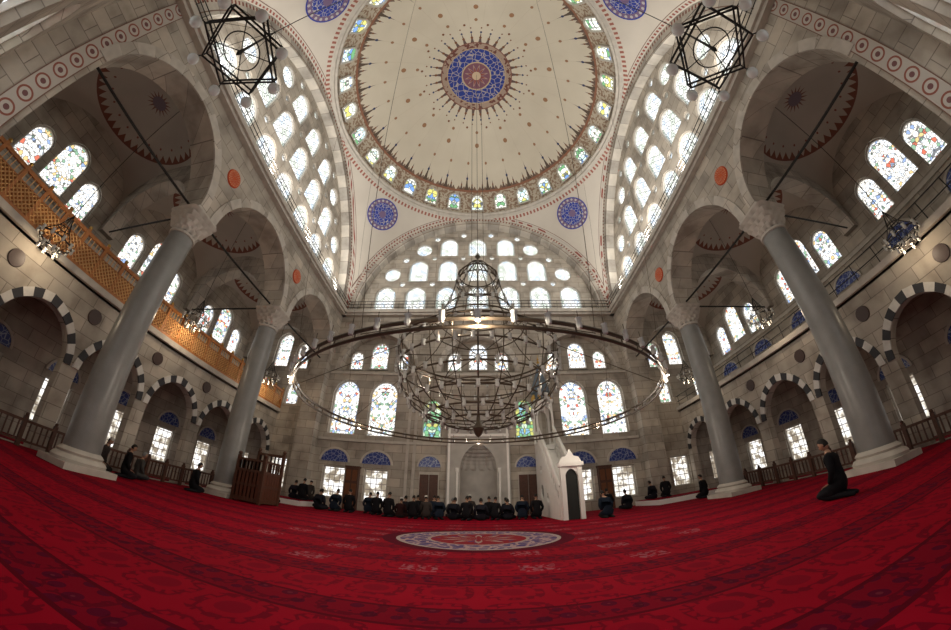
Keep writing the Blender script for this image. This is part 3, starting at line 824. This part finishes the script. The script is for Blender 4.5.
for sx in(-1,1):
    b=MB(); b.box(-.38,.38,-.3,0,0,2.3,0); b.box(-.42,.42,-.34,0,2.3,2.42,0)
    for q in(-.18,.18):
        for zz in(.12,.85,1.6): b.box(q-.14,q+.14,-.33,-.3,zz,zz+.6,1)
    b.obj('wooden_cabinet',[M['wood'],simple('cabinet_panel',(.16,.06,.025),.5)],(sx*7.03,Y1-.01,0))

# ------------------------------------------------------------ people
def skin_bm(nodes,edges,sub=1):
    me=bpy.data.meshes.new('t'); me.from_pydata([n[0] for n in nodes],edges,[])
    o=bpy.data.objects.new('t',me); col.objects.link(o)
    o.modifiers.new('s','SKIN')
    if not me.skin_vertices:
        bpy.context.view_layer.objects.active=o; o.select_set(True); bpy.ops.mesh.customdata_skin_add()
    for i,n in enumerate(nodes):
        r=n[1]; me.skin_vertices[0].data[i].radius=r if isinstance(r,tuple) else (r,r)
        me.skin_vertices[0].data[i].use_root=(i==0)
    m=o.modifiers.new('b','SUBSURF'); m.levels=sub; m.render_levels=sub
    bpy.context.view_layer.update(); dg=bpy.context.evaluated_depsgraph_get()
    m2=bpy.data.meshes.new_from_object(o.evaluated_get(dg))
    vs=[tuple(v.co) for v in m2.vertices]; fs=[tuple(p.vertices) for p in m2.polygons]
    bpy.data.objects.remove(o); bpy.data.meshes.remove(m2); bpy.data.meshes.remove(me)
    return vs,fs
def head(b,pos,tilt,cap,turn=0):
    Mh=Matrix.Translation(pos)@Matrix.Rotation(turn,4,'Z')@Matrix.Rotation(-tilt,4,'X')
    nu,nv=28,20
    for part in('skin','hair'):
        vs=[];fs=[]
        for i in range(nv+1):
            t=pi*i/nv
            for j in range(nu):
                w=2*pi*j/nu; sx_,sy_,sz_=sin(t)*cos(w),sin(t)*sin(w),-cos(t)
                x=.076*sx_;y=.096*sy_;z=.118*sz_
                if sz_<0: x*=1-.28*sz_*sz_; y*=1-.12*sz_*sz_
                if sy_>0:
                    y+=.032*exp(-((sx_/.16)**2+((sz_+.15)/.16)**2))
                    y-=.010*exp(-(((abs(sx_)-.36)/.16)**2+((sz_-.05)/.12)**2))
                    y+=.010*exp(-((sx_/.3)**2+((sz_+.85)/.2)**2))
                if part=='hair': x*=1.07;y*=1.07;z*=1.06
                vs.append((x,y,z))
        for i in range(nv):
            t=pi*(i+.5)/nv
            for j in range(nu):
                w=2*pi*(j+.5)/nu; sy_=sin(t)*sin(w); sz_=-cos(t)
                if part=='hair' and not (sz_>.55-0.25*(sy_<0.3) or (sy_<-.05 and sz_>-.5)): continue
                fs.append((i*nu+j,i*nu+(j+1)%nu,(i+1)*nu+(j+1)%nu,(i+1)*nu+j))
        b.add(vs,fs,1 if part=='skin' else 2,Mh)
    for s in(-1,1):
        b.ball((s*.078,-.003,-.008),(.012,.02,.032),8,6,1,Mh)
        b.ball((s*.028,.083,.008),(.012,.008,.007),8,6,5,Mh)
        b.ball((s*.028,.09,.026),(.018,.006,.004),8,4,2,Mh)
    b.ball((0,.091,-.058),(.024,.007,.007),10,6,6,Mh)
    if cap: b.lathe([(.087,.035),(.089,.07),(.08,.115),(.05,.13),(.001,.135)],20,4,(0,-.008,0),Mh)
def hand(b,p,ydir,s,pitch=-.15):
    Mh=Matrix.Translation(p)@Matrix.Rotation(ydir,4,'Z')@Matrix.Rotation(pitch,4,'X')
    b.ball((0,.045,0),(.04,.052,.016),12,8,1,Mh)
    for i,L in enumerate((.062,.075,.07,.055)):
        x=(-.03+.02*i)*s*-1
        pts=[(x,.07,0),(x*1.15,.09+L*.3,.004),(x*1.2,.09+L*.7,-.004),(x*1.2,.09+L,-.016)]
        b.tube(pts,.0095,n=6,mi=1,M=Mh,r2=.007)
    b.tube([(-s*.03,.02,0),(s*-.052,.045,-.004),(s*-.058,.075,-.01)],.011,n=6,mi=1,M=Mh,r2=.008)
def person_mesh(pose,cloth,trous,cap,hair=(0.015,0.012,0.01),lean=0.0,tilt=.25,turn=0):
    b=MB()
    def L(p):
        x,y,z=p; z0=.25 if pose=='kneel' else .13
        dz=z-z0
        return (x,y+dz*sin(lean),z0+dz*cos(lean))
    if pose=='kneel':
        nd=[((0,0,.27),(.19,.17)),(L((0,.02,.42)),(.18,.15)),(L((0,.04,.60)),(.19,.14)),(L((0,.03,.74)),(.145,.10)),(L((0,.05,.84)),.06),(L((0,.065,.91)),.052)]
        legs=[((.10,.03,.22),.14),((.13,.24,.17),.12),((.15,.44,.10),.092),((.14,.2,.07),.065),((.13,-.08,.065),.055),((.13,-.24,.045),.035)]
        wr=(.15,.2,.30); hz=L((0,.085,1.0))
    elif pose=='cross':
        nd=[((0,0,.14),(.20,.17)),(L((0,.0,.28)),(.19,.15)),(L((0,.02,.46)),(.19,.14)),(L((0,.01,.60)),(.145,.10)),(L((0,.03,.70)),.06),(L((0,.045,.77)),.052)]
        legs=[((.12,.05,.12),.13),((.24,.2,.13),.105),((.36,.3,.12),.08),((.2,.36,.09),.062),((.02,.34,.06),.05),((-.10,.3,.05),.035)]
        wr=(.22,.2,.22); hz=L((0,.065,.86))
    nodes=list(nd); ed=[(0,1),(1,2),(2,3),(3,4),(4,5)]
    for s in(-1,1):
        o=len(nodes)
        z3=nd[3][0]
        sh=(s*.185,z3[1],z3[2]+.0); 
        el=((s*.275),(z3[1]+wr[1])/2-.09,(z3[2]+wr[2])/2-.02)
        nodes+=[(sh,.088),(el,.066),((s*(wr[0]+.03),wr[1]-.03,wr[2]),.045)]
        ed+=[(3,o),(o,o+1),(o+1,o+2)]
        o=len(nodes)
        off=0.0 if s>0 or pose=='kneel' else 0.05
        for q,(p,r) in enumerate(legs):
            yy=p[1]-(off if q>2 else 0)
            nodes.append(((s*p[0],yy,p[2]),r)); ed.append((0 if q==0 else o+q-1,o+q))
    vs,fs=skin_bm(nodes,ed,2)
    zn=nd[4][0][2]-.01; zh=.2 if pose=='kneel' else .15
    o=len(b.v); b.v+=vs
    for f in fs:
        c=Vector((0,0,0))
        for i in f: c+=Vector(vs[i])
        c/=len(f)
        mi=0
        if c.z>zn and abs(c.x)<.09: mi=1
        elif c.z<zh and (c.y>.12 or c.z<.12): mi=3
        b.f.append(tuple(i+o for i in f)); b.m.append(mi)
    b.lathe([(.08,zn-.06),(.074,zn+.0),(.067,zn+.02)],16,0,(0,nd[4][0][1]-.01,0))
    head(b,hz,tilt,cap,turn)
    for s in(-1,1): hand(b,(s*(wr[0]+.02),wr[1]-.01,wr[2]-.005),s*.15,s,-.35)
    zmin=min(v[2] for v in b.v); b.v=[(v[0],v[1],v[2]-zmin+.002) for v in b.v]
    skinm=M.get('skin') or M.setdefault('skin',simple('skin_tone',(.36,.21,.14),.5))
    mats=[simple('coat_cloth',cloth,.9,.1),skinm,simple('hair_dark',hair,.7),simple('trouser_cloth',trous,.9,.1),simple('knit_cap',(.5,.48,.45),.9),M['dark'],simple('lips',(.3,.12,.1),.6)]
    return b.mesh('worshipper',mats,True)
V=[person_mesh('kneel',(.010,.010,.012),(.015,.015,.018),False,tilt=.45,lean=.08),
   person_mesh('cross',(.014,.014,.02),(.012,.012,.015),False,lean=.2,tilt=.3),
   person_mesh('kneel',(.04,.033,.03),(.02,.02,.02),True,lean=.15,tilt=.4),
   person_mesh('cross',(.06,.058,.055),(.03,.03,.035),False,hair=(.2,.2,.2),lean=.12,tilt=.2),
   person_mesh('kneel',(.012,.018,.03),(.02,.02,.02),False,lean=.38,tilt=.55),
   person_mesh('cross',(.03,.012,.012),(.02,.02,.02),True,lean=.1,tilt=.2,turn=.5)]
def put(v,x,y,rot=0,s=1.0,z=0):
    o=bpy.data.objects.new('seated_worshipper',V[v]); o.location=(x,y,z); o.rotation_euler=(0,0,rot); o.scale=(s,s,s); col.objects.link(o)
put(0,6.2,4.4,.35,.98)
put(0,-11.0,7.9,-.5); put(3,-11.5,8.8,-.2); put(2,-11.7,7.4,-.9)
put(0,-10.3,10.4,-.4); put(4,-11.2,13.6,.3); put(1,-9.3,14.2,.1)
put(1,-9.4,16.4,.1,1,.272); put(2,-9.0,17.3,0,1,.272); put(0,-8.75,16.1,-.1,1,.272); put(1,-7.7,16.0,.2)
put(4,-6.6,15.3,0); put(0,-6.0,15.6,.1); put(1,-7.2,14.9,-.2)
put(4,-5.3,16.4,.1); put(0,-4.75,15.9,0)
put(4,4.6,12.1,.1,.95); put(0,6.3,16.4,0); put(1,8.9,16.6,.3,1,.272); put(0,9.6,16.5,-.2,1,.272); put(0,10.3,14.2,.4,1.0); put(1,7.1,15.9,.1); put(3,11.2,12.6,.3)
xx=-4.0;i=0
while xx<2.75:
    put([0,1,2,4,0,3,1,5,0,4][(i*7+i//3)%10],xx,15.2+random.uniform(-.22,.3),random.uniform(-.35,.35),random.uniform(.92,1.06)); xx+=.56+random.uniform(-.02,.12); i+=1
xx=-3.6
while xx<2.4:
    put([1,0,4,3,2,0][i%6],xx,16.6+random.uniform(-.2,.25),random.uniform(-.3,.3),random.uniform(.95,1.05)); xx+=.66+random.uniform(0,.3); i+=1

# ------------------------------------------------------------ lamps
def point(x,y,z,p,r=.05,c=(1,.88,.73)):
    l=bpy.data.lights.new('bulb','POINT'); l.energy=p; l.color=c; l.shadow_soft_size=r
    o=bpy.data.objects.new('lamp_bulb',l); o.location=(x,y,z); col.objects.link(o)
for i in range(6):
    a=2*pi*(i+.5)/6; point((OR+.1)*cos(a),cy+(OR+.1)*sin(a),OZ-.14,90)
for i in range(3):
    a=2*pi*i/3+.3; point(2.44*cos(a),cy+2.44*sin(a),4.75,45)
for sx in(-1,1):
    for bc,z in zip(BAYC,(5.4,6.6,6.6)): point(sx*11.95,bc+.4,z-.5,42 if sx<0 else 30,.06,(1,.80,.56))
# invented uplights on the cornice, added to brighten the dome and upper walls
for sx in(-1,1):
    for yy in(2.0,7.0,11.5,16.0):
        l=bpy.data.lights.new('added_fill','AREA'); l.shape='SQUARE'; l.size=.25; l.energy=315; l.color=(1,.95,.87)
        o=bpy.data.objects.new('added_uplight',l); p=Vector((sx*9.42,yy,12.98)); o.location=p
        d=Vector((-sx*3.5,YC+(yy-YC)*.2,27.5))-p; o.rotation_euler=d.to_track_quat('-Z','Y').to_euler(); col.objects.link(o)
        b=MB(); b.box(-.14,.14,-.14,.14,-.06,.0); b.box(-.03,.03,-.03,.03,-.14,-.05)  # made-up housing around the added light
        h_=b.obj('added_uplight_box',[M['iron']],tuple(p+Vector((0,0,-.04)))); h_.rotation_euler=(0,-sx*.35,0)
# ------------------------------------------------------------ world + camera
w=bpy.data.worlds.new('overcast_sky'); scene.world=w; w.use_nodes=True
bg=w.node_tree.nodes['Background']; bg.inputs[0].default_value=(.78,.84,.95,1); bg.inputs[1].default_value=1.5
cd=bpy.data.cameras.new('camera'); cam=bpy.data.objects.new('camera',cd); col.objects.link(cam); scene.camera=cam
cam.location=(0,0,.9); cam.rotation_euler=(radians(90+32),0,radians(.5))
cd.clip_start=.02; cd.clip_end=200
cd.type='PANO'; cd.sensor_fit='HORIZONTAL'; cd.sensor_width=36; cd.sensor_height=36*630/951
fm=322/951*36
r=np.linspace(0.01,22.5,400); th=2*np.arctan(r/(2*fm))
A=np.stack([r,r**2,r**3,r**4],1); k,_,_,_=np.linalg.lstsq(A,th,rcond=None)
tgt=cd.cycles if hasattr(cd,'cycles') and hasattr(cd.cycles,'panorama_type') else cd
tgt.panorama_type='FISHEYE_LENS_POLYNOMIAL'; tgt.fisheye_fov=radians(200)
tgt.fisheye_polynomial_k0=0.0
for i in range(4): setattr(tgt,'fisheye_polynomial_k%d'%(i+1),-float(k[i]))
scene.view_settings.view_transform='Standard'
scene.view_settings.look='None'
